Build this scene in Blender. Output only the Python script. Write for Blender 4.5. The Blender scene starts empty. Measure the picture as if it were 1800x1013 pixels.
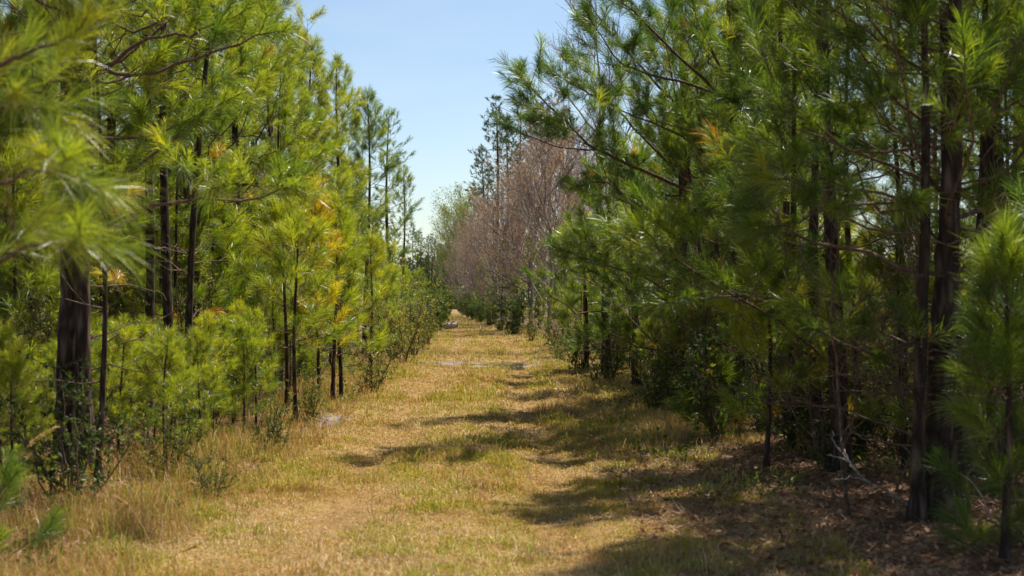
import bpy, math
import numpy as np
from mathutils import Vector, Matrix

C = bpy.context.scene.collection
SC = bpy.context.scene
PI = math.pi

# ------------------------------------------------------------------ camera
FPX, W0, H0 = 2500.0, 1800.0, 1013.0
CAM = np.array([0.0, 0.0, 1.6])
VPX, HZ = 790.0, 525.0
yaw = math.atan((W0 / 2 - VPX) / FPX)
pitch = math.atan((HZ - H0 / 2) / FPX)
cam_d = bpy.data.cameras.new("camera")
cam = bpy.data.objects.new("camera", cam_d)
C.objects.link(cam)
cam.location = CAM
cam.rotation_euler = (PI / 2 + pitch, 0, -yaw)
cam_d.sensor_width = 36
cam_d.lens = FPX / W0 * 36
cam_d.clip_end = 3000
cam_d.clip_start = 0.05
cam_d.dof.use_dof = True
cam_d.dof.focus_distance = 27
cam_d.dof.aperture_fstop = 3.0
SC.camera = cam
ROT = np.array(cam.rotation_euler.to_matrix())


def ray(px, py):
    v = ROT @ np.array([(px - W0 / 2) / FPX, -(py - H0 / 2) / FPX, -1.0])
    return v


def at(px, py, Y):
    v = ray(px, py)
    return CAM + v * (Y / v[1])


# ------------------------------------------------------------------ noise and terrain
def vnoise(x, y, s, seed=0):
    x = np.asarray(x, float) / s + seed * 17.3
    y = np.asarray(y, float) / s + seed * 9.7
    xi, yi = np.floor(x), np.floor(y)
    fx, fy = x - xi, y - yi
    fx, fy = fx * fx * (3 - 2 * fx), fy * fy * (3 - 2 * fy)

    def h(a, b):
        v = np.sin(a * 127.1 + b * 311.7 + seed * 74.7) * 43758.5453
        return v - np.floor(v)
    return (h(xi, yi) * (1 - fx) + h(xi + 1, yi) * fx) * (1 - fy) + (h(xi, yi + 1) * (1 - fx) + h(xi + 1, yi + 1) * fx) * fy


EY = [0, 8, 14, 23, 35, 53, 70, 91, 130, 230, 400, 700]
EL = [-2.5, -2.35, -2.0, -1.75, -1.35, -1.05, -0.7, -0.6, -0.9, -1.3, -1.6, -2]
ER = [1.8, 1.9, 2.2, 2.45, 2.9, 3.9, 3.0, 2.3, 1.8, 1.2, 1.2, 1.2]


def left_edge(Y): return np.interp(Y, EY, EL)
def right_edge(Y): return np.interp(Y, EY, ER)


PUDDLES = [(1.25, 35.0, 1.0, 2.2, 0.11), (-1.62, 18.4, 0.22, 0.7, 0.05), (0.0, 35.6, 0.5, 0.9, 0.06)]


def gz(x, y):
    x = np.asarray(x, float); y = np.asarray(y, float)
    z = (vnoise(x, y, 3.1, 1) - 0.5) * 0.09 + (vnoise(x, y, 0.8, 2) - 0.5) * 0.035 + (vnoise(x, y, 0.3, 3) - 0.5) * 0.018
    l, r = left_edge(y), right_edge(y)
    m = (l + r) / 2
    for k in (-0.85, 0.85):
        z -= 0.03 * np.exp(-((x - m - k) / 0.28) ** 2)
    z += 0.10 * np.clip((l - x) / 1.5, 0, 1) + 0.06 * np.clip((x - r) / 1.5, 0, 1)
    z += (vnoise(x, y, 14, 5) - 0.5) * 0.18 * np.clip(np.abs(x - m) / 6 - 0.4, 0, 1)
    for (cx, cy, a, b, d) in PUDDLES:
        z += (vnoise(x, y, .4, 71) - .5) * .11 * np.exp(-((x - cx) / a / 1.2) ** 2 - ((y - cy) / b / 1.2) ** 2)
        z -= d * np.exp(-(((x - cx) / a) ** 2 + ((y - cy) / b) ** 2) ** 1.5)
    return z


def ground(px, py):
    v = ray(px, py)
    t = -CAM[2] / v[2]
    p = CAM + v * t
    p[2] = float(gz(p[0], p[1])) - 0.01
    return p


# ------------------------------------------------------------------ mesh helpers
def mesh_obj(name, V, F, mats, parent=None, attrs=None, mat_idx=None, smooth=False):
    V = np.ascontiguousarray(V, np.float32); F = np.ascontiguousarray(F, np.int32)
    me = bpy.data.meshes.new(name)
    me.vertices.add(len(V)); me.vertices.foreach_set("co", V.ravel())
    n = F.shape[1]
    me.loops.add(F.size); me.loops.foreach_set("vertex_index", F.ravel())
    me.polygons.add(len(F))
    me.polygons.foreach_set("loop_start", np.arange(0, F.size, n, dtype=np.int32))
    if mat_idx is not None:
        me.polygons.foreach_set("material_index", np.ascontiguousarray(mat_idx, np.int32))
    if smooth:
        me.polygons.foreach_set("use_smooth", np.ones(len(F), bool))
    for k, a in (attrs or {}).items():
        at_ = me.attributes.new(k, 'FLOAT', 'POINT')
        at_.data.foreach_set("value", np.ascontiguousarray(a, np.float32))
    me.update(calc_edges=True)
    for m in (mats if isinstance(mats, (list, tuple)) else [mats]):
        me.materials.append(m)
    o = bpy.data.objects.new(name, me)
    C.objects.link(o)
    if parent is not None:
        o.parent = parent
    return o


class Geo:
    """accumulates triangles"""
    def __init__(s): s.V = []; s.F = []; s.A = []; s.n = 0

    def add(s, V, F, A=None):
        s.V.append(V); s.F.append(F + s.n); s.n += len(V)
        s.A.append(np.zeros(len(V)) if A is None else A)

    def get(s):
        if not s.V: return np.zeros((0, 3)), np.zeros((0, 3), int), np.zeros(0)
        return np.concatenate(s.V), np.concatenate(s.F), np.concatenate(s.A)

    def obj(s, name, mat, parent=None, smooth=False):
        V, F, A = s.get()
        return mesh_obj(name, V, F, mat, parent, {"tone": A}, smooth=smooth)


def unit(v): return v / np.maximum(np.linalg.norm(v, axis=-1, keepdims=True), 1e-9)


def tubes(P, R, sides):
    """P (n,k,3) centre lines, R (n,k) radii -> V, F"""
    P = np.asarray(P, float); R = np.asarray(R, float)
    n, k = P.shape[:2]
    t = unit(P[:, -1] - P[:, 0])
    ref = np.where(np.abs(t[:, 2:3]) > 0.85, np.array([[1.0, 0, 0]]), np.array([[0, 0, 1.0]]))
    u = unit(np.cross(t, ref)); v = np.cross(t, u)
    a = np.arange(sides) / sides * 2 * PI
    ring = np.cos(a)[None, :, None] * u[:, None, :] + np.sin(a)[None, :, None] * v[:, None, :]
    V = P[:, :, None, :] + ring[:, None, :, :] * R[:, :, None, None]
    idx = np.arange(n * k * sides).reshape(n, k, sides)
    a0 = idx[:, :-1]; a1 = np.roll(a0, -1, axis=2); b0 = idx[:, 1:]; b1 = np.roll(b0, -1, axis=2)
    F = np.concatenate([np.stack([a0, a1, b1], -1).reshape(-1, 3), np.stack([a0, b1, b0], -1).reshape(-1, 3)])
    return V.reshape(-1, 3), F


LOD = {0: (150, .0022, .20, True), 1: (78, .0042, .19, True), 2: (26, .011, .19, False), 3: (8, .045, .26, False)}


def needles(rng, P, D, S, T, lod):
    """needle sprays: P positions, D directions, S sizes, T tones"""
    n, w, L, bend = LOD[lod]
    N = len(P)
    if N == 0: return np.zeros((0, 3)), np.zeros((0, 3), int), np.zeros(0)
    P = np.repeat(P, n, 0); D = np.repeat(D, n, 0); S = np.repeat(S, n); T = np.repeat(T, n)
    M = N * n
    back = rng.random(M) ** 1.3
    a = np.radians(12 + 22 * rng.random(M) + 44 * back * rng.random(M) ** 0.6)
    ref = unit(rng.normal(size=(M, 3)))
    per = unit(np.cross(D, ref))
    d = D * np.cos(a)[:, None] + per * np.sin(a)[:, None]
    b = P - D * (back * 0.20 * S)[:, None]
    ln = L * S * (0.7 + 0.45 * rng.random(M))
    side = unit(np.cross(d, unit(rng.normal(size=(M, 3)))))
    ww = w * (0.7 + 0.6 * rng.random(M)) * 0.5
    tip = b + d * ln[:, None]; tip[:, 2] -= ln * (0.10 + 0.20 * rng.random(M))
    tone = np.clip(T + rng.normal(size=M) * 0.07, 0, 1)
    i = np.arange(M)
    if bend:
        mid = b + d * (ln * 0.55)[:, None]; mid[:, 2] -= ln * 0.02
        s1 = side * ww[:, None]
        V = np.stack([b - s1 * .6, b + s1 * .6, mid - s1, mid + s1, tip], 1).reshape(-1, 3)
        o = i[:, None] * 5
        F = np.concatenate([o + [[0, 1, 3]], o + [[0, 3, 2]], o + [[2, 3, 4]]])
        A = np.repeat(tone, 5)
    else:
        s1 = side * ww[:, None]
        V = np.stack([b - s1, b + s1, tip], 1).reshape(-1, 3)
        F = i[:, None] * 3 + np.array([[0, 1, 2]])
        A = np.repeat(tone, 3)
    return V, F, A


def leaves(rng, P, D, L, Wd, T):
    """one diamond shaped, slightly folded leaf at every P"""
    M = len(P)
    D = unit(D)
    side = unit(np.cross(D, unit(rng.normal(size=(M, 3)))))
    nrm = np.cross(D, side)
    ll = L * (0.6 + 0.7 * rng.random(M)); ww = Wd * (0.6 + 0.7 * rng.random(M)) * .5
    mid = P + D * (ll * .5)[:, None]
    V = np.stack([P, mid + side * ww[:, None] + nrm * (ww * .35)[:, None], P + D * ll[:, None],
                  mid - side * ww[:, None] + nrm * (ww * .35)[:, None]], 1).reshape(-1, 3)
    o = np.arange(M)[:, None] * 4
    F = np.concatenate([o + [[0, 1, 2]], o + [[0, 2, 3]]])
    return V, F, np.repeat(T, 4)


def spline(pts, k):
    """Catmull-Rom through pts, k samples"""
    pts = np.asarray(pts, float)
    if len(pts) == 2:
        return pts[0] + (pts[1] - pts[0]) * np.linspace(0, 1, k)[:, None]
    p = np.vstack([2 * pts[0] - pts[1], pts, 2 * pts[-1] - pts[-2]])
    out = []
    for u in np.linspace(0, len(pts) - 1 - 1e-6, k):
        i = int(u); t = u - i
        a, b, c, d = p[i], p[i + 1], p[i + 2], p[i + 3]
        out.append(0.5 * (2 * b + (c - a) * t + (2 * a - 5 * b + 4 * c - d) * t * t + (3 * b - a - 3 * c + d) * t ** 3))
    return np.array(out)


# ------------------------------------------------------------------ materials
def nt(m):
    m.use_nodes = True
    t = m.node_tree
    t.nodes.clear()
    return t


class N:
    def __init__(s, name):
        s.m = bpy.data.materials.new(name); s.t = nt(s.m)

    def n(s, kind, **kw):
        x = s.t.nodes.new(kind)
        for k, v in kw.items():
            if k == 'ins':
                for kk, vv in v.items():
                    if hasattr(vv, 'is_output') or isinstance(vv, bpy.types.NodeSocket): s.t.links.new(vv, x.inputs[kk])
                    else: x.inputs[kk].default_value = vv
            else: setattr(x, k, v)
        return x

    def ramp(s, fac, stops, interp='LINEAR'):
        r = s.n('ShaderNodeValToRGB')
        cr = r.color_ramp; cr.interpolation = interp
        while len(cr.elements) < len(stops): cr.elements.new(0.5)
        for e, (p, c) in zip(cr.elements, stops):
            e.position = p; e.color = (*c, 1)
        s.t.links.new(fac, r.inputs[0])
        return r.outputs[0]

    def mix(s, f, a, b, mode='MIX'):
        x = s.n('ShaderNodeMix', data_type='RGBA', blend_type=mode)
        for k, v in ((0, f), (6, a), (7, b)):
            if isinstance(v, bpy.types.NodeSocket): s.t.links.new(v, x.inputs[k])
            elif isinstance(v, (int, float)): x.inputs[k].default_value = v
            else: x.inputs[k].default_value = (*v, 1)
        return x.outputs[2]

    def math(s, op, a, b=0.0):
        x = s.n('ShaderNodeMath', operation=op)
        for k, v in ((0, a), (1, b)):
            if isinstance(v, bpy.types.NodeSocket): s.t.links.new(v, x.inputs[k])
            else: x.inputs[k].default_value = v
        return x.outputs[0]

    def noise(s, scale, detail=4, vec=None, rough=.55):
        x = s.n('ShaderNodeTexNoise', ins={'Scale': scale, 'Detail': detail, 'Roughness': rough})
        if vec is not None: s.t.links.new(vec, x.inputs['Vector'])
        return x.outputs['Fac']

    def out(s, sh):
        o = s.n('ShaderNodeOutputMaterial')
        s.t.links.new(sh, o.inputs['Surface'])
        return s.m


def foliage_mat(name, stops, trans=.4, rough=.38, spec=.5, bright_var=.25, tcol=(1.25, 1.2, .55)):
    a = N(name)
    tone = a.n('ShaderNodeAttribute', attribute_name='tone').outputs['Fac']
    oi = a.n('ShaderNodeObjectInfo').outputs['Random']
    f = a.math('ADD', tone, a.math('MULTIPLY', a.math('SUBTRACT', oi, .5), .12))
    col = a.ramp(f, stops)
    pos = a.n('ShaderNodeNewGeometry').outputs['Position']
    nz = a.noise(2.3, 3, pos)
    k = a.math('ADD', 1 - bright_var, a.math('MULTIPLY', nz, bright_var * 2))
    hsv = a.n('ShaderNodeHueSaturation', ins={'Color': col, 'Value': k})
    col = hsv.outputs[0]
    p = a.n('ShaderNodeBsdfPrincipled', ins={'Base Color': col, 'Roughness': rough, 'Specular IOR Level': spec})
    tr = a.n('ShaderNodeBsdfTranslucent', ins={'Color': a.mix(1.0, col, tcol, 'MULTIPLY')})
    mx = a.n('ShaderNodeMixShader', ins={0: trans, 1: p.outputs[0], 2: tr.outputs[0]})
    return a.out(mx.outputs[0])


def bark_mat(name, c0, c1, c2, scale=14, stretch=.25, bump=.6):
    a = N(name)
    co = a.n('ShaderNodeTexCoord').outputs['Object']
    mp = a.n('ShaderNodeMapping', ins={'Vector': co, 'Scale': (1, 1, stretch)}).outputs[0]
    vor = a.n('ShaderNodeTexVoronoi', feature='DISTANCE_TO_EDGE', ins={'Vector': mp, 'Scale': scale}).outputs['Distance']
    nz = a.noise(scale * 1.2, 6, mp)
    f = a.math('ADD', a.math('MULTIPLY', vor, .9), a.math('MULTIPLY', nz, .75))
    col = a.ramp(f, [(.2, c0), (.5, c1), (.8, c2)])
    h = a.math('ADD', a.math('MINIMUM', vor, .25), a.math('MULTIPLY', nz, .3))
    b = a.n('ShaderNodeBump', ins={'Strength': bump, 'Distance': .02, 'Height': h})
    p = a.n('ShaderNodeBsdfPrincipled', ins={'Base Color': col, 'Roughness': .9, 'Specular IOR Level': .15, 'Normal': b.outputs[0]})
    return a.out(p.outputs[0])


M = {}
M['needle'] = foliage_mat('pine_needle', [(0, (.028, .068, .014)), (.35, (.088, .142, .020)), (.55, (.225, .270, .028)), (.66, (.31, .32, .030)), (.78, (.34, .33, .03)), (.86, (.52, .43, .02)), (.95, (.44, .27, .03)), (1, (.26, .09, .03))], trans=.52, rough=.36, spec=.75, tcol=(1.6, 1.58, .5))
M['needle_far'] = foliage_mat('far_pine_needle', [(0, (.030, .062, .022)), (.5, (.075, .11, .03)), (1, (.14, .16, .04))], trans=.3, rough=.5, spec=.3)
M['leaf'] = foliage_mat('shrub_leaf', [(0, (.035, .065, .02)), (.4, (.075, .12, .025)), (.7, (.22, .24, .04)), (1, (.38, .28, .06))], trans=.4, rough=.5, spec=.25)
M['young_leaf'] = foliage_mat('young_leaf', [(0, (.12, .17, .03)), (.6, (.22, .28, .05)), (1, (.32, .34, .08))], trans=.4, rough=.5, spec=.3)
M['bud'] = foliage_mat('spring_bud', [(0, (.27, .17, .125)), (.5, (.46, .31, .215)), (.8, (.50, .37, .17)), (1, (.30, .36, .10))], trans=.35, rough=.6, spec=.2, tcol=(1.1, .9, .7))
M['grass'] = foliage_mat('trail_grass', [(0, (.13, .22, .015)), (.26, (.36, .34, .03)), (.42, (.42, .32, .10)), (.62, (.39, .215, .07)), (.82, (.53, .40, .215)), (1, (.66, .53, .33))], trans=.3, rough=.6, spec=.12, bright_var=.25, tcol=(1.15, 1.0, .6))
M['straw'] = foliage_mat('pine_straw', [(0, (.13, .06, .03)), (.5, (.27, .13, .06)), (1, (.40, .25, .13))], trans=.12, rough=.6, spec=.3, tcol=(1, .9, .8))
M['bark'] = bark_mat('pine_bark', (.012, .009, .007), (.05, .033, .024), (.15, .105, .08))
M['twig'] = bark_mat('pine_twig_bark', (.05, .032, .022), (.13, .085, .058), (.24, .17, .12), scale=40, bump=.3)
M['greywood'] = bark_mat('grey_bark', (.08, .064, .055), (.20, .165, .14), (.36, .31, .27), scale=30, bump=.3)
M['deadwood'] = bark_mat('weathered_wood', (.16, .13, .11), (.34, .29, .25), (.52, .47, .42), scale=20, stretch=.6, bump=.4)


def ground_mat():
    a = N('trail_ground')
    co = a.n('ShaderNodeTexCoord').outputs['Object']
    tr = a.n('ShaderNodeAttribute', attribute_name='trail').outputs['Fac']
    mud = a.n('ShaderNodeAttribute', attribute_name='mud').outputs['Fac']
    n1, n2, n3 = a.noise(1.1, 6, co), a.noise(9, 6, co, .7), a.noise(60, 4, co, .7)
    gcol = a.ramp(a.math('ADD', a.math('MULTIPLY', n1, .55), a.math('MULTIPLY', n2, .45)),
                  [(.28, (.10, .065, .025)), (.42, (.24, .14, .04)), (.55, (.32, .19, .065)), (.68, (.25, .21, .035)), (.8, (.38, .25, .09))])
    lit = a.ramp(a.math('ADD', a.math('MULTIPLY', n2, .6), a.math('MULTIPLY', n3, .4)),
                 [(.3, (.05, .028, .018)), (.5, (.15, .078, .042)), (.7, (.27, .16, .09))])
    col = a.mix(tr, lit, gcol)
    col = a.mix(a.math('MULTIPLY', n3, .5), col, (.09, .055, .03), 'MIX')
    mcol = a.ramp(n2, [(.3, (.09, .07, .055)), (.55, (.22, .18, .15)), (.75, (.28, .245, .21))])
    col = a.mix(mud, col, mcol)
    b = a.n('ShaderNodeBump', ins={'Strength': .7, 'Distance': .03, 'Height': a.math('ADD', n2, a.math('MULTIPLY', n3, .6))})
    rough = a.math('SUBTRACT', .95, a.math('MULTIPLY', mud, .35))
    p = a.n('ShaderNodeBsdfPrincipled', ins={'Base Color': col, 'Roughness': rough, 'Specular IOR Level': .2, 'Normal': b.outputs[0]})
    return a.out(p.outputs[0])


M['ground'] = ground_mat()


def water_mat():
    a = N('puddle_water')
    co = a.n('ShaderNodeTexCoord').outputs['Object']
    b = a.n('ShaderNodeBump', ins={'Strength': .12, 'Distance': .01, 'Height': a.noise(9, 3, co)})
    p = a.n('ShaderNodeBsdfPrincipled', ins={'Base Color': (.06, .05, .04, 1), 'Roughness': .06, 'IOR': 1.33, 'Normal': b.outputs[0]})
    return a.out(p.outputs[0])


M['water'] = water_mat()


# ------------------------------------------------------------------ object helpers
def tag(o, label=None, cat=None, group=None, kind=None):
    if label: o['label'] = label
    if cat: o['category'] = cat
    if group: o['group'] = group
    if kind: o['kind'] = kind
    return o


def thing(name, label, cat, loc=(0, 0, 0), rz=0, group=None):
    o = bpy.data.objects.new(name, None); C.objects.link(o)
    o.empty_display_size = .2
    o.location = loc; o.rotation_euler = (0, 0, rz)
    return tag(o, label, cat, group)


def dup(root, loc, rz, sc=1.0, label=None, group=None, tilt=(0, 0), name=None):
    r = root.copy(); C.objects.link(r)
    if name: r.name = name
    r.location = loc; r.rotation_euler = (tilt[0], tilt[1], rz); r.scale = (sc, sc, sc) if np.isscalar(sc) else sc
    if label: r['label'] = label
    if group: r['group'] = group
    for ch in list(root.children):
        c = ch.copy(); C.objects.link(c); c.parent = r
        for g in list(ch.children):
            d = g.copy(); C.objects.link(d); d.parent = c
    return r


# ------------------------------------------------------------------ pines
def limb_geo(rng, line, r0, lod, tone, dens=1.0, start=.3, tuft=1.0, twig_len=.55, bare=False):
    """a limb along `line` (k,3): side twigs with needle sprays. returns wood (V,F) list and spray arrays"""
    line = np.asarray(line)
    k = len(line)
    L = np.linalg.norm(np.diff(line, axis=0), axis=1).sum()
    sides = {0: 7, 1: 5, 2: 4, 3: 3}[lod]
    g = Geo()
    V, F = tubes(line[None], np.linspace(r0, max(r0 * .25, .003), k)[None], sides); g.add(V, F)
    P, D, S = [], [], []
    gap = {0: .10, 1: .12, 2: .17, 3: .30}[lod] / dens
    ns = max(2, int(L * (1 - start) / gap))
    tw, twr = [], []
    for i in range(ns):
        s = start + (1 - start) * (i + rng.random() * .6) / ns
        u = s * (k - 1); j = min(int(u), k - 2); f = u - j
        p = line[j] * (1 - f) + line[j + 1] * f
        t = unit(line[j + 1] - line[j])
        lat = unit(np.cross(t, [0, 0, 1.0])) * (1 if i % 2 else -1)
        lat = unit(lat + rng.normal(size=3) * .35)
        fw = .55 + .6 * rng.random()
        d = unit(t * fw + lat + np.array([0, 0, .15 + .25 * rng.random()]))
        ln = (twig_len * L * (1 - s) * .8 + .10) * (.6 + .7 * rng.random())
        ln = min(ln, .9)
        e = p + d * ln + np.array([0, 0, .12 * ln])
        d2 = unit(e - p + t * .25 * ln + np.array([0, 0, .25 * ln]))
        m = p + d * ln * .5
        tw.append([p, m, e]); twr.append([max(r0 * .3 * (1 - s * .5), .003), .004, .0025])
        if (bare and rng.random() < .93) or rng.random() < .10: continue
        P.append(e); D.append(d2); S.append(tuft * (.55 + .70 * rng.random()))
        if ln > .30:
            for q in range(int(ln / .16)):
                if rng.random() < .75:
                    b = p + (e - p) * (.35 + .6 * rng.random())
                    dd = unit(d + rng.normal(size=3) * .55 + np.array([0, 0, .3]))
                    le = .06 + .14 * rng.random()
                    tw.append([b, b + dd * le * .5, b + dd * le]); twr.append([.004, .003, .002])
                    P.append(b + dd * le); D.append(dd); S.append(tuft * (.65 + .4 * rng.random()))
    if not bare:
        P.append(line[-1]); D.append(unit(line[-1] - line[-2])); S.append(tuft * 1.1)
        if L > .5:
            P.append(line[-1] - unit(line[-1] - line[-2]) * .12); D.append(unit(line[-1] - line[-2])); S.append(tuft * 1.0)
    if tw:
        V, F = tubes(np.array(tw), np.array(twr) * (1 if lod < 2 else 1.4), 3 if lod else 4); g.add(V, F)
    T = np.full(len(P), tone) + rng.normal(size=len(P)) * .10
    T = np.where(rng.random(len(P)) < .004, .99, np.clip(T, 0, max(.66, tone + .03)))
    return g, np.array(P).reshape(-1, 3), np.array(D).reshape(-1, 3), np.array(S), T


def pine_data(seed, H, r0, cb=.35, Lmax=1.7, lod=1, tone=.35, dens=1.0, tuft=1.0, lean=(0, 0), whorl=.5, stubs=8, sap=False, custom=(), skip=None, elev0=12):
    """-> trunk line + radii, list of limbs"""
    rng = np.random.default_rng(seed)
    k = 14
    z = np.linspace(0, H, k)
    ph = rng.random(4) * 6
    wob = .018 * H
    line = np.stack([wob * .6 * np.sin(z * .9 / max(H, 1) * 5 + ph[0]) - wob * .6 * np.sin(ph[0]) + lean[0] * z,
                     wob * .6 * np.sin(z * .8 / max(H, 1) * 5 + ph[1]) - wob * .6 * np.sin(ph[1]) + lean[1] * z, z], 1)
    rad = r0 * (1 - z / H) ** .75 + .006
    rad[0] *= 1.22
    if k > 1: rad[1] = max(rad[1], r0 * .93)
    limbs = []

    def axis(zz):
        return np.array([np.interp(zz, z, line[:, 0]), np.interp(zz, z, line[:, 1]), zz])
    zz = cb * H
    a0 = rng.random() * 6
    while zz < H - .12:
        rel = (zz - cb * H) / (H - cb * H)
        nb = int(rng.integers(3, 6)) if not sap else int(rng.integers(3, 5))
        for b in range(nb):
            az = a0 + b * 2 * PI / nb + rng.normal() * .35
            prof = (.6 + .4 * min(1, rel / .2)) * (1 - rel) ** .75
            L = (Lmax * prof + (.14 if sap else .28)) * (.65 + .55 * rng.random())
            el = math.radians(elev0 + 50 * rel ** 1.2 + rng.normal() * 9)
            d = np.array([math.cos(az) * math.cos(el), math.sin(az) * math.cos(el), math.sin(el)])
            p = axis(zz + rng.normal() * .05)
            if skip is not None and skip(p, d, L): continue
            n = 7
            s = np.linspace(0, 1, n)[:, None]
            ln = p + d * L * s + np.array([0, 0, 1.0]) * (.22 * L * s ** 2 - .10 * L * np.sin(s * PI))
            ln[1:] += rng.normal(size=(n - 1, 3)) * .028 * L
            limbs.append((limb_geo(rng, ln, max(.005, .008 * L + .07 * r0 * (1 - rel)), lod, tone + .12 * rel, dens, start=.42 * (1 - rel) + .05, tuft=tuft)))
        a0 += 1.0
        zz += whorl * (1.1 - .55 * rel) * (.75 + .5 * rng.random())
    # leader
    top = line[-1]
    ltop = np.array([top - [0, 0, .35], top - [0, 0, .15], top + [0, 0, .12]])
    limbs.append(limb_geo(rng, ltop, .008, lod, tone + .12, dens, start=.1, tuft=tuft * 1.05))
    # dead lower limbs
    for i in range(stubs):
        zs = (.08 + .9 * rng.random()) * cb * H
        if zs < .3: continue
        az = rng.random() * 6.28; L = .25 + .9 * rng.random()
        d = np.array([math.cos(az), math.sin(az), .1 + .3 * rng.random()])
        n = 5
        s = np.linspace(0, 1, n)[:, None]
        ln = axis(zs) + d * L * s + np.array([0, 0, -.12]) * L * s ** 2
        ln[1:] += rng.normal(size=(n - 1, 3)) * .03
        limbs.append(limb_geo(rng, ln, .009, lod, 1.0, .5, bare=True))
    for c in custom:
        limbs.append(c(rng))
    return rng, line, rad, limbs


def trunk_geo(rng, line, rad, lod):
    g = Geo()
    k = {0: 40, 1: 44, 2: 18, 3: 8}[lod]
    ln = spline(line, k)
    r = np.interp(np.linspace(0, 1, k), np.linspace(0, 1, len(rad)), rad)
    zz = ln[:, 2] - ln[0, 2]
    r = r * (1 + rng.normal(size=k) * .035) * (1 + .35 * np.exp(-zz / .14))
    ns = {0: 14, 1: 10, 2: 7, 3: 5}[lod]
    V, F = tubes(ln[None], r[None], ns)
    cc = np.repeat(ln, ns, 0)
    V = cc + (V - cc) * (1 + rng.normal(size=(len(V), 1)) * .07)
    g.add(V, F)
    return g


def build_pine(name, data, lod, parts=False, needle='needle'):
    """Empty + trunk + (branch > needle_spray)* or merged branchwork/crown; returns root (unlabelled)"""
    rng, line, rad, limbs = data
    root = thing(name, None, None)
    tg = trunk_geo(rng, line, rad, lod)
    if parts:
        tg.obj('trunk', M['bark'], root, smooth=True)
        for (g, P, D, S, T) in limbs:
            b = g.obj('branch', M['twig'], root, smooth=True)
            if len(P):
                V, F, A = needles(rng, P, D, S, T, lod)
                mesh_obj('needle_spray', V, F, M[needle], b, {'tone': A})
    else:
        V, F, A = tg.get()
        nt_ = len(F)
        g2 = Geo(); g2.add(V, F)
        for (g, P, D, S, T) in limbs:
            v, f, a = g.get(); g2.add(v, f)
        V, F, A = g2.get()
        mi = np.ones(len(F), int); mi[:nt_] = 0
        mesh_obj('trunk', V, F, [M['bark'], M['twig']], root, mat_idx=mi, smooth=True)
        P = np.concatenate([x[1] for x in limbs]); D = np.concatenate([x[2] for x in limbs])
        S = np.concatenate([x[3] for x in limbs]); T = np.concatenate([x[4] for x in limbs])
        V, F, A = needles(rng, P, D, S, T, lod)
        mesh_obj('crown', V, F, M[needle], root, {'tone': A})
    return root


class Pool:
    """prototypes; the first placement moves the prototype itself, later ones copy it"""
    def __init__(s, roots): s.r = roots; s.used = [False] * len(roots)

    def place(s, i, loc, rz, sc, label, group, cat, tilt=(0, 0)):
        i = i % len(s.r)
        if not s.used[i]:
            s.used[i] = True; r = s.r[i]
            r.location = loc; r.rotation_euler = (tilt[0], tilt[1], rz); r.scale = (sc, sc, sc)
        else:
            r = dup(s.r[i], loc, rz, sc, tilt=tilt)
        tag(r, label, cat, group)
        return r

    def purge(s):
        for u, r in zip(s.used, s.r):
            if not u:
                for c in list(r.children_recursive): bpy.data.objects.remove(c)
                bpy.data.objects.remove(r)


# ---- broadleaf / bare trees and shrubs
def branch_tree(seed, H, r0, spread, n1, n2, n3, first=.3, wood='greywood', thin=1.0):
    """bare branch scaffold; returns Geo, twig tips (P,D)"""
    rng = np.random.default_rng(seed)
    g = Geo()
    k = 10
    z = np.linspace(0, H, k)
    line = np.stack([np.cumsum(rng.normal(size=k)) * .012 * H, np.cumsum(rng.normal(size=k)) * .012 * H, z], 1)
    line[0, :2] = 0
    rad = r0 * (1 - z / H) ** .8 + .008 * thin
    V, F = tubes(line[None], rad[None], 7); g.add(V, F)

    def children(lines, n, ang, lr, kk, s0):
        out = []
        for ln in lines:
            L = np.linalg.norm(ln[-1] - ln[0])
            for i in range(n):
                s = s0 + (1 - s0) * (i + rng.random()) / n
                u = s * (len(ln) - 1); j = min(int(u), len(ln) - 2); f = u - j
                p = ln[j] * (1 - f) + ln[j + 1] * f
                t = unit(ln[j + 1] - ln[j])
                per = unit(np.cross(t, rng.normal(size=3)))
                a = math.radians(ang + rng.normal() * 12)
                d = unit(t * math.cos(a) + per * math.sin(a) + np.array([0, 0, .22]))
                l2 = L * lr * (1.15 - .7 * s) * (.65 + .6 * rng.random())
                s_ = np.linspace(0, 1, kk)[:, None]
                q = p + d * l2 * s_ + np.array([0, 0, .15]) * l2 * s_ ** 2
                q[1:] += np.cumsum(rng.normal(size=(kk - 1, 3)), 0) * l2 * .035
                out.append(q)
        return np.array(out)
    A = children([line], n1, 52, spread, 6, first)
    Lr = np.linalg.norm(A[:, -1] - A[:, 0], axis=1)
    V, F = tubes(A, np.linspace(1, .25, 6)[None] * ((Lr * .010 + .006) * thin)[:, None], 5); g.add(V, F)
    B = children(A, n2, 42, .55, 4, .2)
    Lr = np.linalg.norm(B[:, -1] - B[:, 0], axis=1)
    V, F = tubes(B, np.linspace(1, .4, 4)[None] * ((Lr * .006 + .005) * thin)[:, None], 4); g.add(V, F)
    Cc = children(B, n3, 40, .6, 3, .15)
    V, F = tubes(Cc, thin * np.linspace(.0075, .004, 3)[None].repeat(len(Cc), 0), 3); g.add(V, F)
    allp = np.concatenate([Cc.reshape(-1, 3), B[:, 2:].reshape(-1, 3)])
    d = unit(Cc[:, -1] - Cc[:, 0])
    alld = np.concatenate([np.repeat(d, 3, 0), np.repeat(unit(B[:, -1] - B[:, 0]), 2, 0)])
    return rng, g, allp, alld


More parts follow.
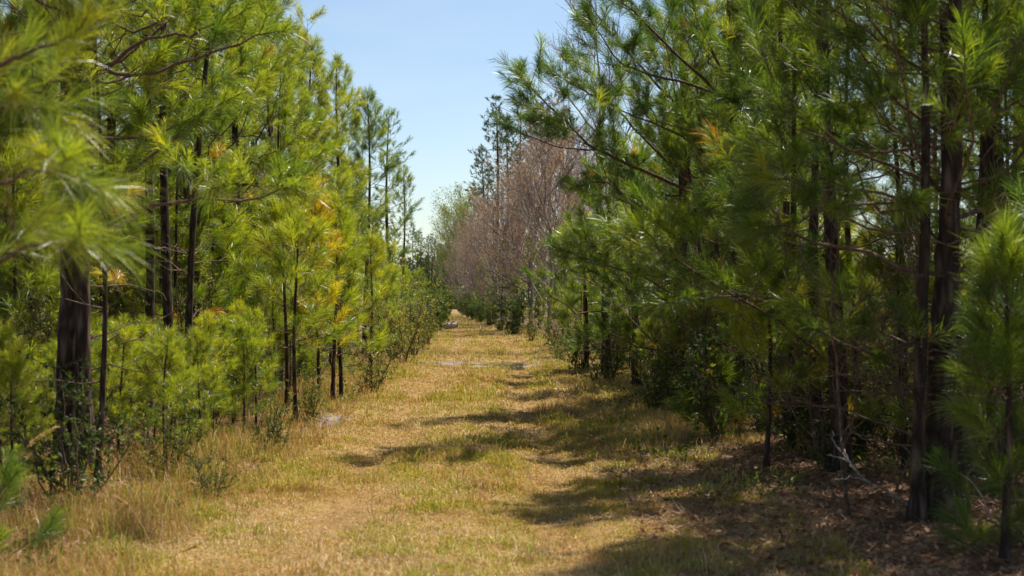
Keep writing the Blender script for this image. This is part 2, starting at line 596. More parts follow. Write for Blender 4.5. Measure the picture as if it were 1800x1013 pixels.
def build_leafy(name, seed, H, r0, spread, n1, n2, n3, nleaf, L, Wd, mat, first=.3, wood='greywood', tone=.5, tvar=.25, jit=.12, thin=1.0):
    rng, g, P, D = branch_tree(seed, H, r0, spread, n1, n2, n3, first, thin=thin)
    root = thing(name, None, None)
    g.obj('trunk', M[wood], root, smooth=True)
    if nleaf:
        i = rng.integers(0, len(P), nleaf)
        p = P[i] + rng.normal(size=(nleaf, 3)) * jit
        d = unit(D[i] + rng.normal(size=(nleaf, 3)) * .8)
        V, F, A = leaves(rng, p, d, L, Wd, np.clip(tone + rng.normal(size=nleaf) * tvar, 0, 1))
        mesh_obj('crown', V, F, M[mat], root, {'tone': A})
    return root


def build_shrub(name, seed, H, Wd, nst, nleaf, L, LW, tone=.35, tvar=.2, mat='leaf', base=.12):
    rng = np.random.default_rng(seed)
    root = thing(name, None, None)
    g = Geo()
    lines = []
    for i in range(nst):
        az = rng.random() * 6.28; r = Wd * .5 * rng.random() ** .6
        h = H * (.55 + .45 * rng.random())
        b = np.array([math.cos(az), math.sin(az), 0]) * r * .25
        e = np.array([math.cos(az) * r, math.sin(az) * r, h])
        s = np.linspace(0, 1, 6)[:, None]
        q = b + (e - b) * s; q[1:] += np.cumsum(rng.normal(size=(5, 3)), 0) * .03 * H
        lines.append(q)
    A = np.array(lines)
    V, F = tubes(A, np.linspace(.011, .004, 6)[None].repeat(nst, 0) * (.6 + H * .25), 4); g.add(V, F)
    tw = []
    for q in A:
        for j in range(9):
            s = base + (1 - base) * rng.random(); u = s * 5; k = min(int(u), 4); f = u - k
            p = q[k] * (1 - f) + q[k + 1] * f
            d = unit(rng.normal(size=3) + np.array([0, 0, .6])); l = H * (.12 + .16 * rng.random())
            tw.append([p, p + d * l * .5, p + d * l + [0, 0, .05 * l]])
    tw = np.array(tw)
    V, F = tubes(tw, np.linspace(.004, .002, 3)[None].repeat(len(tw), 0), 3); g.add(V, F)
    g.obj('stem', M['twig'], root)
    i = rng.integers(0, len(tw), nleaf); f = rng.random(nleaf)[:, None]
    P = tw[i, 0] * (1 - f) + tw[i, 2] * f
    D = unit(tw[i, 2] - tw[i, 0])
    d = unit(D * .6 + unit(rng.normal(size=(nleaf, 3))))
    clump = rng.normal(size=len(tw)) * tvar
    V, F, A = leaves(rng, P, d, L, LW, np.clip(tone + clump[i] + rng.normal(size=nleaf) * .08, 0, 1))
    mesh_obj('foliage', V, F, M[mat], root, {'tone': A})
    return root


# ------------------------------------------------------------------ ground sheet
def axis_coords(fine0, fine1, step, far0, far1, grow=1.13):
    c = list(np.arange(fine0, fine1 + 1e-6, step))
    s = step
    x = c[-1]
    while x < far1:
        s *= grow; x += s; c.append(x)
    s = step; x = c[0]
    while x > far0:
        s *= grow; x -= s; c.insert(0, x)
    return np.array(c)


gx = axis_coords(-7, 7, .09, -900, 900)
gy = axis_coords(5, 48, .14, -300, 1600)
X, Yg = np.meshgrid(gx, gy)
Z = gz(X, Yg)
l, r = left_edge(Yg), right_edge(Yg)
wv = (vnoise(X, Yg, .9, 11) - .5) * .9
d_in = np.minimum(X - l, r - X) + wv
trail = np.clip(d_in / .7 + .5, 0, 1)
mud = np.zeros_like(X)
for (cx, cy, a, b, dd) in PUDDLES:
    mud = np.maximum(mud, np.clip(1.5 - (((X - cx) / a) ** 2 + ((Yg - cy) / b) ** 2) * .75 + (vnoise(X, Yg, .4, 8) - .5) * 2.4, 0, 1))
V = np.stack([X.ravel(), Yg.ravel(), Z.ravel()], 1)
nx, ny = len(gx), len(gy)
ii = np.arange(nx * ny).reshape(ny, nx)
F = np.stack([ii[:-1, :-1].ravel(), ii[:-1, 1:].ravel(), ii[1:, 1:].ravel(), ii[1:, :-1].ravel()], 1)
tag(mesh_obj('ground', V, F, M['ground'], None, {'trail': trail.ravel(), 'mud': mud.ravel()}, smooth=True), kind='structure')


def puddle(name, cx, cy, a, b, z):
    t = np.linspace(0, 2 * PI, 48, endpoint=False)
    V = np.stack([cx + a * np.cos(t), cy + b * np.sin(t), np.full(48, z)], 1)
    V = np.vstack([V, [[cx, cy, z]]])
    F = np.array([[i, (i + 1) % 48, 48] for i in range(48)])
    tag(mesh_obj(name, V, F, M['water']), kind='structure')


for (cx, cy, a, b, dd) in PUDDLES[:1]:
    zc = float(gz(cx, cy))
    puddle('water', cx, cy, a * .95, b * .95, -.052)


# ------------------------------------------------------------------ grass (uncountable)
def scatter(rng, n, y0, y1, x0f, x1f, power=1.6):
    """positions with density falling as Y^-power"""
    yy = np.linspace(y0, y1, 4000)
    wdt = x1f(yy) - x0f(yy)
    p = wdt * yy ** (-power); c = np.cumsum(p); c /= c[-1]
    Y = np.interp(rng.random(n), c, yy)
    Xx = x0f(Y) + rng.random(n) * (x1f(Y) - x0f(Y))
    return Xx, Y


def blades(rng, x, y, h, w, tone, flop=.6):
    n = len(x)
    z = gz(x, y) - .005
    az = rng.random(n) * 6.28; f = (rng.random(n) ** .8) * flop * h
    b = np.stack([x, y, z], 1)
    out = np.stack([np.cos(az), np.sin(az), np.zeros(n)], 1)
    a2 = rng.random(n) * 6.28
    sd = np.stack([np.cos(a2), np.sin(a2), np.zeros(n)], 1) * (w * .5)[:, None]
    mid = b + out * (f * .3)[:, None]; mid[:, 2] += h * .6
    tip = b + out * f[:, None]; tip[:, 2] += h * np.clip(1 - (f / h) ** 2 * .5, .2, 1)
    V = np.stack([b - sd, b + sd, mid - sd * .8, mid + sd * .8, tip], 1).reshape(-1, 3)
    o = np.arange(n)[:, None] * 5
    F = np.concatenate([o + [[0, 1, 3]], o + [[0, 3, 2]], o + [[2, 3, 4]]])
    return V, F, np.repeat(np.clip(tone, 0, 1), 5)


rng = np.random.default_rng(5)


def in_mud(x, y):
    m = np.zeros_like(x)
    for (cx, cy, a, b, dd) in PUDDLES:
        m = np.maximum(m, 1.5 - ((x - cx) / a) ** 2 - ((y - cy) / b) ** 2)
    return m - 1.5 * vnoise(x, y, .5, 72) * vnoise(x, y, 1.3, 73) * 1.6 * (m > 0)


n = 330000
x, y = scatter(rng, n, 6.5, 140, lambda Y: left_edge(Y) - .5, lambda Y: right_edge(Y) + .5, 1.75)
clump = vnoise(x, y, .55, 21); patch = vnoise(x, y, 1.7, 22); fine = vnoise(x, y, .14, 23); tuft = vnoise(x, y, .07, 24)
keep = (clump * .5 + fine * .6 + rng.random(n) * .4 > .42 + .28 * vnoise(x, y, 1.2, 76)) & (in_mud(x, y) < .15 + vnoise(x, y, .35, 74) * rng.random(n)) & (in_mud(x, y + 1.0) < .3 + rng.random(n) * 1.1)
x, y, clump, patch, fine, tuft = x[keep], y[keep], clump[keep], patch[keep], fine[keep], tuft[keep]
n = len(x)
sc = np.clip(y / 12, .8, 9) ** .8
green = vnoise(x, y, 1.1, 25) * .45 + vnoise(x, y, .2, 26) * .55
orange = vnoise(x, y, 1.3, 27)
tone = .78 + rng.normal(size=n) * .15 - .30 * np.clip((orange - .38) * 4, 0, 1)
mid_ = (left_edge(y) + right_edge(y)) / 2
rut = np.exp(-((np.abs(x - mid_ - .1 * np.sin(y * .2)) - .85) / .22) ** 2)
gp = np.clip((green - .30) * 2.7, .12, .75) * (1 - .75 * rut)
isg = rng.random(n) < gp
tone = np.where(isg, (.05 + .26 * rng.random(n)), tone)
h = (.016 + .035 * clump ** 1.5 + .03 * rng.random(n) * fine) * (1 + 1.3 * (rng.random(n) < .025)) * (1 - .45 * rut) * np.clip(y / 16, 1, 1.4) * (1 + 1.6 * np.clip((vnoise(x, y, .33, 75) - .62) * 5, 0, 1))
V, F, A = blades(rng, x, y, h, .0062 * sc, tone, 1.3)
tag(mesh_obj('trail_grass', V, F, M['grass'], None, {'tone': A}), kind='stuff')

# flat thatch: dead blades and leaf crumbs lying on the trail
n = 150000
x, y = scatter(rng, n, 6.5, 110, lambda Y: left_edge(Y) - .8, lambda Y: right_edge(Y) + .9, 1.75)
keep = (in_mud(x, y) < rng.random(n) * .8) & (vnoise(x, y, .9, 77) + .6 * rng.random(n) > .42)
x, y = x[keep], y[keep]; n = len(x)
sc = np.clip(y / 11, .85, 8) ** .8
az = rng.random(n) * 6.28
d = np.stack([np.cos(az), np.sin(az), .12 + rng.normal(size=n) * .38], 1)
P = np.stack([x, y, gz(x, y) + .004 + .016 * rng.random(n)], 1)
tn = .74 + rng.normal(size=n) * .17 - .32 * np.clip((vnoise(x, y, .8, 41) - .5) * 3, 0, 1)
V, F, A = leaves(rng, P, d, (.02 + .035 * rng.random(n)) * sc ** .55, .0056 * sc, np.clip(tn, .4, 1))
tag(mesh_obj('grass_thatch', V, F, M['grass'], None, {'tone': A}), kind='stuff')

# taller dead grass along both verges
n = 130000
g = Geo()
for side in (0, 1):
    if side == 0:
        x, y = scatter(rng, n // 2, 6.5, 90, lambda Y: left_edge(Y) - 1.9, lambda Y: left_edge(Y) + .55, 1.7)
        dd = (x - left_edge(y) + .3)
    else:
        x, y = scatter(rng, n // 2, 15, 90, lambda Y: right_edge(Y) - .6, lambda Y: right_edge(Y) + 1.3, 1.7)
        dd = (right_edge(y) + .3 - x)
    cl = vnoise(x, y, .7, 33 + side)
    keep = (cl + rng.random(len(x)) * .4 > .55) & (in_mud(x, y) < .2)
    x, y, cl, dd = x[keep], y[keep], cl[keep], dd[keep]
    m = len(x)
    h = (.05 + (.46 if side == 0 else .22) * cl * rng.random(m) ** 1.5) * np.exp(-(dd / .8) ** 2) + .04
    sc = np.clip(y / 12, .8, 7) ** .8
    tone = np.where(rng.random(m) < .15 + .3 * (vnoise(x, y, .8, 51) > .6), .22 * rng.random(m), .47 + (.34 if side == 0 else .48) * rng.random(m))
    V, F, A = blades(rng, x, y, h, .005 * sc, tone, .8)
    g.add(V, F, A)
V, F, A = g.get()
tag(mesh_obj('verge_grass', V, F, M['grass'], None, {'tone': A}), kind='stuff')

# fallen needles and dead leaves under the trees
n = 130000
g = Geo()
for side in (0, 1):
    if side: x, y = scatter(rng, int(n * .6), 6.5, 60, lambda Y: right_edge(Y) - .7, lambda Y: right_edge(Y) + 5.5, 1.8)
    else: x, y = scatter(rng, int(n * .4), 6.5, 60, lambda Y: left_edge(Y) - 4.5, lambda Y: left_edge(Y) + .3, 1.8)
    m = len(x)
    sc = np.clip(y / 10, .8, 6) ** .8
    az = rng.random(m) * 6.28
    ln = (.07 + .09 * rng.random(m)) * sc ** .3
    d = np.stack([np.cos(az), np.sin(az), rng.normal(size=m) * .22 + .1], 1)
    sd = np.stack([-np.sin(az), np.cos(az), rng.normal(size=m) * .5], 1) * (.0035 * sc)[:, None]
    b = np.stack([x, y, gz(x, y) + .004 + .02 * rng.random(m)], 1)
    V = np.stack([b - sd, b + sd, b + d * ln[:, None]], 1).reshape(-1, 3)
    F = np.arange(m)[:, None] * 3 + np.array([[0, 1, 2]])
    g.add(V, F, np.repeat(rng.random(m), 3))
    m2 = m // 8
    i = rng.integers(0, m, m2)
    dl = np.stack([rng.normal(size=m2), rng.normal(size=m2), rng.normal(size=m2) * .35 + .15], 1)
    V, F, A = leaves(rng, b[i] + [0, 0, .01], dl, .055, .035, rng.random(m2)); g.add(V, F, A)
V, F, A = g.get()
tag(mesh_obj('leaf_litter', V, F, M['straw'], None, {'tone': A}), kind='stuff')

n = 26000
g = Geo()
for side in (0, 1):
    if side: x, y = scatter(rng, n // 2, 11, 60, lambda Y: right_edge(Y) - .3, lambda Y: right_edge(Y) + 4, 1.6)
    else: x, y = scatter(rng, n // 2, 8, 60, lambda Y: left_edge(Y) - 3, lambda Y: left_edge(Y) + .25, 1.6)
    k = vnoise(x, y, .6, 61 + side) + .25 * rng.random(len(x)) > .68
    x, y = x[k], y[k]; m = len(x)
    P = np.stack([x, y, gz(x, y) + .02 + .22 * rng.random(m) ** 1.6 * vnoise(x, y, .9, 65)], 1)
    V, F, A = leaves(rng, P, rng.normal(size=(m, 3)) + [0, 0, .6], .05 * np.clip(y / 14, 1, 3), .024 * np.clip(y / 14, 1, 3), np.clip(.45 + rng.normal(size=m) * .18, 0, 1)); g.add(V, F, A)
V, F, A = g.get()
tag(mesh_obj('undergrowth', V, F, M['leaf'], None, {'tone': A}), kind='stuff')

# ------------------------------------------------------------------ limbs drawn by hand for the trees nearest the camera
def limb_px(pts, r0, lod, tone, base, dens=1.0, start=.25, tuft=1.0, twig=.55, bare=False):
    """limb through (px,py,Y) points, in the local space of a tree standing at `base`"""
    P = np.array([at(*p) for p in pts]) - np.asarray(base)

    def f(rng):
        ln = spline(P, 12)
        ln[1:] += rng.normal(size=(11, 3)) * .012
        return limb_geo(rng, ln, r0, lod, tone, dens, start=start, tuft=tuft, twig_len=twig, bare=bare)
    return f


def hero(px, py, label, H, r0, name='pine_tree', cat='pine tree', group=None, lod=1, limbs=(), loc=None, parts=True, **kw):
    p = ground(px, py) if loc is None else np.array([loc[0], loc[1], float(gz(loc[0], loc[1])) - .01])
    cust = [limb_px(*l[:2], lod, l[2], p, **(l[3] if len(l) > 3 else {})) for l in limbs]
    d = pine_data(int(abs(px) * 7 + py), H, r0, lod=lod, custom=cust, **kw)
    r = build_pine(name, d, lod, parts)
    r.location = p
    return tag(r, label, cat, group)


# -- left side, nearest first; most needle tones lightened, sunlight put into the colour
hero(-120, 0, 'nearest pine, its bright blurred needle sprays filling the upper left corner', 8.0, .07, loc=(-2.75, 5.9), lod=0,
     cb=.40, Lmax=.85, tone=.50, stubs=2, dens=.42, tuft=1.1,
     limbs=[
         ([(-150, 420, 5.9), (-20, 330, 5.6), (90, 300, 5.4), (185, 330, 5.3)], .012, .45, dict(start=.25, dens=.45, twig=.6, tuft=1.1)),
         ([(-150, 560, 5.9), (-40, 480, 5.5), (80, 420, 5.2), (190, 430, 5.1)], .012, .5, dict(start=.25, dens=.45, twig=.6, tuft=1.1)),
         ([(-140, 240, 5.9), (-20, 130, 5.8), (80, 80, 5.6), (170, 30, 5.5)], .014, .42, dict(start=.25, dens=.45, twig=.6, tuft=1.1)),
         ([(-140, 300, 5.9), (-50, 200, 5.7), (40, 190, 5.6), (110, 210, 5.5)], .012, .40, dict(start=.25, dens=.45, twig=.6, tuft=1.1)),
         ([(-140, 100, 5.9), (-50, 10, 5.7), (60, -30, 5.6), (200, -40, 5.5)], .012, .45, dict(start=.25, dens=.45, twig=.6, tuft=1.1)),
     ])
hero(112, 845, 'thickest dark pine trunk on the left, at the left of two trunks that nearly touch', 9.5, .088, cb=.36, Lmax=1.9, tone=.49, stubs=5,
     limbs=[
         ([(112, 430, 12.5), (190, 330, 12.0), (290, 255, 11.6), (350, 205, 11.4)], .024, .40, dict(start=.35)),
         ([(112, 470, 12.5), (220, 380, 11.6), (330, 353, 11.0), (430, 350, 10.6), (535, 325, 10.3)], .020, .42, dict(start=.55, twig=.7)),
         ([(112, 180, 12.5), (250, 75, 12.0), (340, 60, 11.7), (430, 20, 11.5)], .022, .42, dict(start=.4)),
     ])
hero(152, 848, 'dark pine trunk on the left, right partner of the two trunks that nearly touch', 9.0, .070, cb=.38, Lmax=1.5, tone=.47, stubs=4,
     limbs=[([(152, 245, 12.4), (260, 240, 12.2), (350, 200, 12.0), (420, 165, 11.8)], .018, .42, dict(start=.4)),
            ([(152, 120, 12.4), (260, 130, 12.0), (400, 85, 11.6), (500, 50, 11.4)], .02, .42, dict(start=.4))])
hero(172, 862, 'thin reddish young pine pole just right of the two thick left trunks', 4.2, .022, cb=.62, Lmax=.7, tone=.50, stubs=6, sap=True)
hero(259, 755, 'slim straight dark pine trunk, first to the right of the two thick left trunks', 9.5, .058, cb=.45, Lmax=1.3, tone=.45)
hero(303, 748, 'slim dark pine trunk, second to the right of the two thick left trunks', 9.2, .062, cb=.42, Lmax=1.3, tone=.49)
hero(345, 700, 'grey slim pine trunk behind and right of two slim dark ones on the left', 9.5, .07, cb=.40, Lmax=1.4, tone=.47)
hero(490, 668, 'tall pine whose crown edge meets the sky at the upper left', 8.6, .085, cb=.30, Lmax=1.5, tone=.51, lod=1)
hero(408, 690, 'full crowned pine left of the tallest crown edge beside the sky', 9.3, .08, cb=.25, Lmax=1.6, tone=.49, lod=1)
hero(545, 655, 'pine with a loose tuft of sprays sticking out against the sky, left of the trail', 7.0, .07, cb=.25, Lmax=1.35, tone=.51, lod=1)
hero(598, 650, 'pine with a crown stepping down to the sky behind the yellow sapling', 6.9, .065, cb=.25, Lmax=1.2, tone=.49, lod=1)
hero(640, 640, 'dark green spire topped pine, left of the thin tall pine by the sky', 6.5, .055, cb=.2, Lmax=1.0, tone=.28, lod=1)
hero(688, 604, 'tall thin bare trunked pine with sparse tufts against the sky left of the trail', 8.2, .085, cb=.52, Lmax=1.25, tone=.30, lod=2, stubs=14, parts=True, dens=.8)
hero(705, 597, 'small crowned thin pine just right of the tall bare trunked pine left of the trail', 6.6, .06, cb=.45, Lmax=.9, tone=.30, lod=2, stubs=10)
hero(560, 716, 'young pine with yellow needles on its leader, standing out among green saplings', 3.25, .024, name='pine_sapling', cat='sapling', cb=.28, Lmax=.55, tone=.80, whorl=.3, sap=True, stubs=3, tuft=.95)
hero(504, 733, 'dark thin stem of a yellowish sapling, leftmost of the group left of the trail', 2.7, .026, name='pine_sapling', cat='sapling', cb=.40, Lmax=.75, tone=.50, whorl=.3, sap=True, stubs=3)
hero(521, 748, 'dark thin stem sapling close to the trail edge, right of its twin stem', 2.5, .024, name='pine_sapling', cat='sapling', cb=.45, Lmax=.7, tone=.52, whorl=.3, sap=True, stubs=4)
hero(600, 700, 'bushy bright green pine sapling left of the trail with low hanging sprays', 2.9, .028, name='pine_sapling', cat='sapling', cb=.16, Lmax=.85, tone=.50, whorl=.26, sap=True, stubs=2)
hero(585, 706, 'dark stem pine sapling behind the bushy bright green one', 3.1, .03, name='pine_sapling', cat='sapling', cb=.38, Lmax=.6, tone=.50, whorl=.3, sap=True, stubs=4)
hero(694, 632, 'lone leaning pine sapling with thin bare stem among yellow shrubs', 3.0, .026, name='pine_sapling', cat='sapling', cb=.45, Lmax=.55, tone=.50, whorl=.35, sap=True, stubs=6, lean=(-.05, 0), lod=2)
hero(650, 655, 'small yellow green pine sapling right of the bushy one', 2.9, .03, name='pine_sapling', cat='sapling', cb=.25, Lmax=.7, tone=.55, whorl=.3, sap=True, stubs=3)
hero(-40, 1000, 'out of focus green pine sapling in the lower left corner', .5, .014, name='pine_sapling', cat='sapling', cb=.1, Lmax=.35, tone=.22, whorl=.16, sap=True, stubs=0, lod=0, tuft=.9)
hero(30, 800, 'thin dark stemmed sapling at the left edge below the blurred sprays', 3.0, .022, name='pine_sapling', cat='sapling', cb=.3, Lmax=.7, tone=.50, whorl=.3, sap=True, stubs=3)

# -- right side; deeper needle tones, the shade put into the colour
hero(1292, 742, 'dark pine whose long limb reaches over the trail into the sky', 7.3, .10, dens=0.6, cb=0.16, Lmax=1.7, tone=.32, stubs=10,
     limbs=[
         ([(1290, 375, 18.2), (1170, 318, 17.0), (1050, 262, 16.0), (985, 205, 15.4), (905, 125, 15.0)], .026, .26, dict(start=.35, twig=.6, tuft=1.1)),
         ([(1050, 262, 16.0), (985, 262, 15.6), (930, 240, 15.3), (880, 212, 15.1)], .012, .24, dict(start=.15, twig=.4)),
         ([(1290, 190, 18.2), (1220, 125, 17.0), (1120, 30, 16.2), (1075, -20, 15.8)], .026, .22, dict(start=.35, tuft=1.1)),
         ([(1290, 170, 18.2), (1180, 140, 17.0), (1090, 110, 16.5), (1030, 20, 16.2)], .022, .22, dict(start=.35, tuft=1.1)),
         ([(1290, 300, 18.2), (1180, 230, 17.4), (1080, 190, 17.0), (960, 120, 16.6)], .018, .24, dict(start=.35)),
     ])
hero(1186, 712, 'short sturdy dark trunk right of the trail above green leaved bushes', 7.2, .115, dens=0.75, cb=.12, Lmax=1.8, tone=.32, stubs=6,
     limbs=[([(1186, 420, 21), (1120, 360, 20.3), (1060, 320, 19.8), (1000, 330, 19.5)], .02, .36, dict(start=.3)),
            ([(1186, 300, 21), (1120, 230, 20.3), (1060, 170, 19.8), (1010, 140, 19.5)], .022, .30, dict(start=.3)),
            ([(1186, 180, 21), (1120, 110, 20.5), (1060, 40, 20.2), (1020, -20, 20)], .022, .26, dict(start=.3)),
            ([(1186, 520, 21), (1110, 480, 20.3), (1040, 460, 19.8), (985, 440, 19.5)], .018, .42, dict(start=.3))])
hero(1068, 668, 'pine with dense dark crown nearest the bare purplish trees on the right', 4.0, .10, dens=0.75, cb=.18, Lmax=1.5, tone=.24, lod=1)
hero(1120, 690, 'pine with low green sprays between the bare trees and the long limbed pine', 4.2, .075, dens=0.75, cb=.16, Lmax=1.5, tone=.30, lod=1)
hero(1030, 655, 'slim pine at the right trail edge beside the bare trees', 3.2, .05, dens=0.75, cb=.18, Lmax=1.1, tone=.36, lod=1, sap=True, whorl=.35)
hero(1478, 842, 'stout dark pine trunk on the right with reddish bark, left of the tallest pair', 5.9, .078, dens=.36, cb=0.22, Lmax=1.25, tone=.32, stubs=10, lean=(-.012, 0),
     limbs=[([(1455, 640, 13.0), (1380, 570, 12.4), (1270, 510, 11.9), (1180, 450, 11.5), (1125, 395, 11.3)], .016, .40, dict(start=.35, tuft=1.15)),
            ([(1478, 560, 12.9), (1390, 540, 12.3), (1290, 520, 11.8), (1130, 540, 11.4)], .014, .42, dict(start=.4, tuft=1.15)),
            ([(1478, 240, 12.8), (1400, 200, 12.3), (1330, 180, 12.0), (1280, 165, 11.8)], .018, .32, dict(start=.3, tuft=1.1))])
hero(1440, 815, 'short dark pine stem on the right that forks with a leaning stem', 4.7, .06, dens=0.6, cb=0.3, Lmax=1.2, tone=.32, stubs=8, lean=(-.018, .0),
     limbs=[([(1467, 705, 14.0), (1445, 640, 14.0), (1420, 580, 13.9), (1375, 540, 13.5)], .032, .25, dict(start=.75, dens=.6))])
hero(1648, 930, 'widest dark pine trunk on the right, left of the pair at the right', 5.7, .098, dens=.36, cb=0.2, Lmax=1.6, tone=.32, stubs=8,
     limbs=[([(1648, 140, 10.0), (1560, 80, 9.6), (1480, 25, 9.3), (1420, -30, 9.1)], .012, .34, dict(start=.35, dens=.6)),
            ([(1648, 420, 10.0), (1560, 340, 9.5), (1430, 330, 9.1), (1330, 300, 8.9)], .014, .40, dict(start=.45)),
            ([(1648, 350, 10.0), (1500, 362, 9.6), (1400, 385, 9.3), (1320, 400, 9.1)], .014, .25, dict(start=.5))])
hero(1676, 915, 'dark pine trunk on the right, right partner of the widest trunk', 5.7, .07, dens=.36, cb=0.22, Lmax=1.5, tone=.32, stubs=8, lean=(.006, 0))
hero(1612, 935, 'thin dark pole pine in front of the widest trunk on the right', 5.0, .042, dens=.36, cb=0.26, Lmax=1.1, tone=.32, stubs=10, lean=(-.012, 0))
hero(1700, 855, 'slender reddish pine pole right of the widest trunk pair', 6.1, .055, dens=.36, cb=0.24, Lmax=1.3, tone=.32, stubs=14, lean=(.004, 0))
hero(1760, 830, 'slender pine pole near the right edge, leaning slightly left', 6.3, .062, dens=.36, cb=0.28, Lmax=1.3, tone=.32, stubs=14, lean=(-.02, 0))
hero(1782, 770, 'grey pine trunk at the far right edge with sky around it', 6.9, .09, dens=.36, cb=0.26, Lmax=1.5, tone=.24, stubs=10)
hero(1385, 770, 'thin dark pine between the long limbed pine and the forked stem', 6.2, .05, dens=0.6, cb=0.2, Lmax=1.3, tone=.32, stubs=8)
hero(1766, 1010, 'bright out of focus pine sapling standing in the lower right corner', 1.75, .02, name='pine_sapling', cat='sapling', cb=.06, Lmax=.34, tone=.28, whorl=.2, sap=True, stubs=0, lod=0)
hero(1860, 990, 'green pine sapling cut by the right edge of the photo', 1.3, .018, name='pine_sapling', cat='sapling', cb=.06, Lmax=.4, tone=.26, whorl=.2, sap=True, stubs=0, lod=0)
hero(1390, 790, 'low green pine sapling at the foot of the thin dark pine on the right', 1.2, .016, name='pine_sapling', cat='sapling', cb=.1, Lmax=.55, tone=.26, whorl=.2, sap=True, stubs=0)
hero(1255, 770, 'low wide pine seedling with spreading sprays at the right shadow edge', .8, .014, name='pine_sapling', cat='sapling', cb=.1, Lmax=.6, tone=.34, whorl=.16, sap=True, stubs=0)
hero(1085, 655, 'small pale green sapling at the foot of the dense crowned pine', 2.0, .02, name='pine_sapling', cat='sapling', cb=.1, Lmax=.8, tone=.40, whorl=.24, sap=True, stubs=0)

# ------------------------------------------------------------------ stand pines, copied
near = Pool([build_pine('pine_tree', pine_data(300 + i, 9.0 + .5 * (i % 3), .07 + .012 * (i % 3), cb=[.30, .4, .35, .45, .28, .38][i], Lmax=[1.6, 1.3, 1.5, 1.3, 1.7, 1.4][i], lod=1, tone=.49, stubs=12, dens=.7, tuft=1.1), 1) for i in range(6)])  # left stand: lighter needle tone, its sunlight put into the colour
nearr = Pool([build_pine('pine_tree', pine_data(350 + i, 6.4, .055 + .008 * (i % 3), cb=[.16, .28, .20, .34, .14, .24][i], Lmax=[1.5, 1.25, 1.4, 1.2, 1.5, 1.3][i], lod=1, tone=.34, stubs=10, dens=.6, tuft=1.05), 1) for i in range(6)])  # right stand: deeper needle tone, its shade put into the colour
nearr.H = 6.4
mid = Pool([build_pine('pine_tree', pine_data(400 + i, 8.5 + .5 * (i % 3), .07, cb=[.22, .35, .28, .42, .3][i], Lmax=[1.6, 1.4, 1.7, 1.4, 1.5][i], lod=2, tone=.34, stubs=8), 2) for i in range(5)])
far = Pool([build_pine('pine_tree', pine_data(500 + i, 8.0, .09, cb=.2 + .1 * (i % 3), Lmax=1.7, lod=3, tone=.34, stubs=4), 3) for i in range(4)])
tallp = Pool([build_pine('tall_pine_tree', pine_data(600 + i, 15.0, .19, cb=[.5, .58, .45, .55][i], Lmax=[2.3, 2.1, 2.6, 2.2][i], lod=3, tone=.22, stubs=8, whorl=.7, elev0=5), 3, needle='needle_far') for i in range(4)])
sapn = Pool([build_pine('pine_sapling', pine_data(700 + i, 2.4, .022, cb=[.18, .3, .12, .35, .2][i], Lmax=[.8, .65, .8, .6, .7][i], lod=1, tone=.48, whorl=.27, sap=True, stubs=2), 1) for i in range(5)])
sapf = Pool([build_pine('pine_sapling', pine_data(740 + i, 2.6, .028, cb=.16, Lmax=.85, lod=2, tone=.42, whorl=.3, sap=True, stubs=2), 2) for i in range(3)])

rng = np.random.default_rng(77)
placed = []


def max_height(x, Y):
    """how tall a tree may stand at (x, Y): the stands step down towards the far end of the trail"""
    px = VPX + FPX * x / Y
    if x < 0: py = np.interp(px, [380, 440, 520, 580, 640, 680, 720, 760, 790], [-300, -60, 80, 200, 330, 380, 400, 430, 455])
    else: py = np.interp(px, [800, 940, 990, 1040, 1090, 1200], [470, 420, 330, 180, 20, -300])
    return 1.6 + (HZ - py) / FPX * Y


def fill(pool_by_y, n, y0, y1, xf, mind, sc0, sc1, label, group, cat, tries=12, tilt=.03, power=.6):
    c = 0; t = 0
    while c < n and t < n * tries:
        t += 1
        Y = (y0 ** (1 - power) + rng.random() * (y1 ** (1 - power) - y0 ** (1 - power))) ** (1 / (1 - power))
        Xx = xf(Y)
        if Xx > 0 and Y > 14 and VPX + FPX * Xx / Y > 1430 and ((cat == 'pine tree' and rng.random() < .93) or (cat == 'young pine' and Y > 17)): continue
        if cat == 'sapling' and Y < 13.6 and 40 < VPX + FPX * Xx / Y < 215: continue
        if any((Xx - q[0]) ** 2 + (Y - q[1]) ** 2 < mind ** 2 for q in placed): continue
        placed.append((Xx, Y))
        p = (Xx, Y, float(gz(Xx, Y)) - .02)
        ph = getattr(pool_by_y(Y), 'H', 9.0) if cat == 'pine tree' else 9.0
        s_ = (sc0 + (sc1 - sc0) * rng.random()) * 9.0 / ph
        if cat == 'sapling' and Xx < 0 and Y < 20 and VPX + FPX * Xx / Y < 480: s_ = max(.22, min(s_, (1.6 - (10 + 100 * rng.random()) / FPX * Y) / 2.6))
        if cat == 'pine tree':
            s_ = min(s_, max_height(Xx, Y) / ph)
            if Xx > 0 and Y < 30: s_ = min(s_, (2.9 + .21 * Y) / ph)
            if Xx > 0 and Y > 20: s_ = min(s_, (3.8 + 1.3 * max(0, Xx - right_edge(Y) - .8)) / ph)
            s_ = max(s_, 3.2 / ph)
        pool_by_y(Y).place(int(rng.integers(0, 99)), p, rng.random() * 6.28, s_, label, group, cat, (rng.normal() * tilt, rng.normal() * tilt))
        c += 1


for o in list(C.objects):
    if o.parent is None and o.type == 'EMPTY': placed.append((o.location.x, o.location.y))

standr = lambda Y: nearr if Y < 34 else (mid if Y < 62 else far)
stand = lambda Y: near if Y < 27 else (mid if Y < 62 else far)
saps = lambda Y: sapn if Y < 30 else sapf

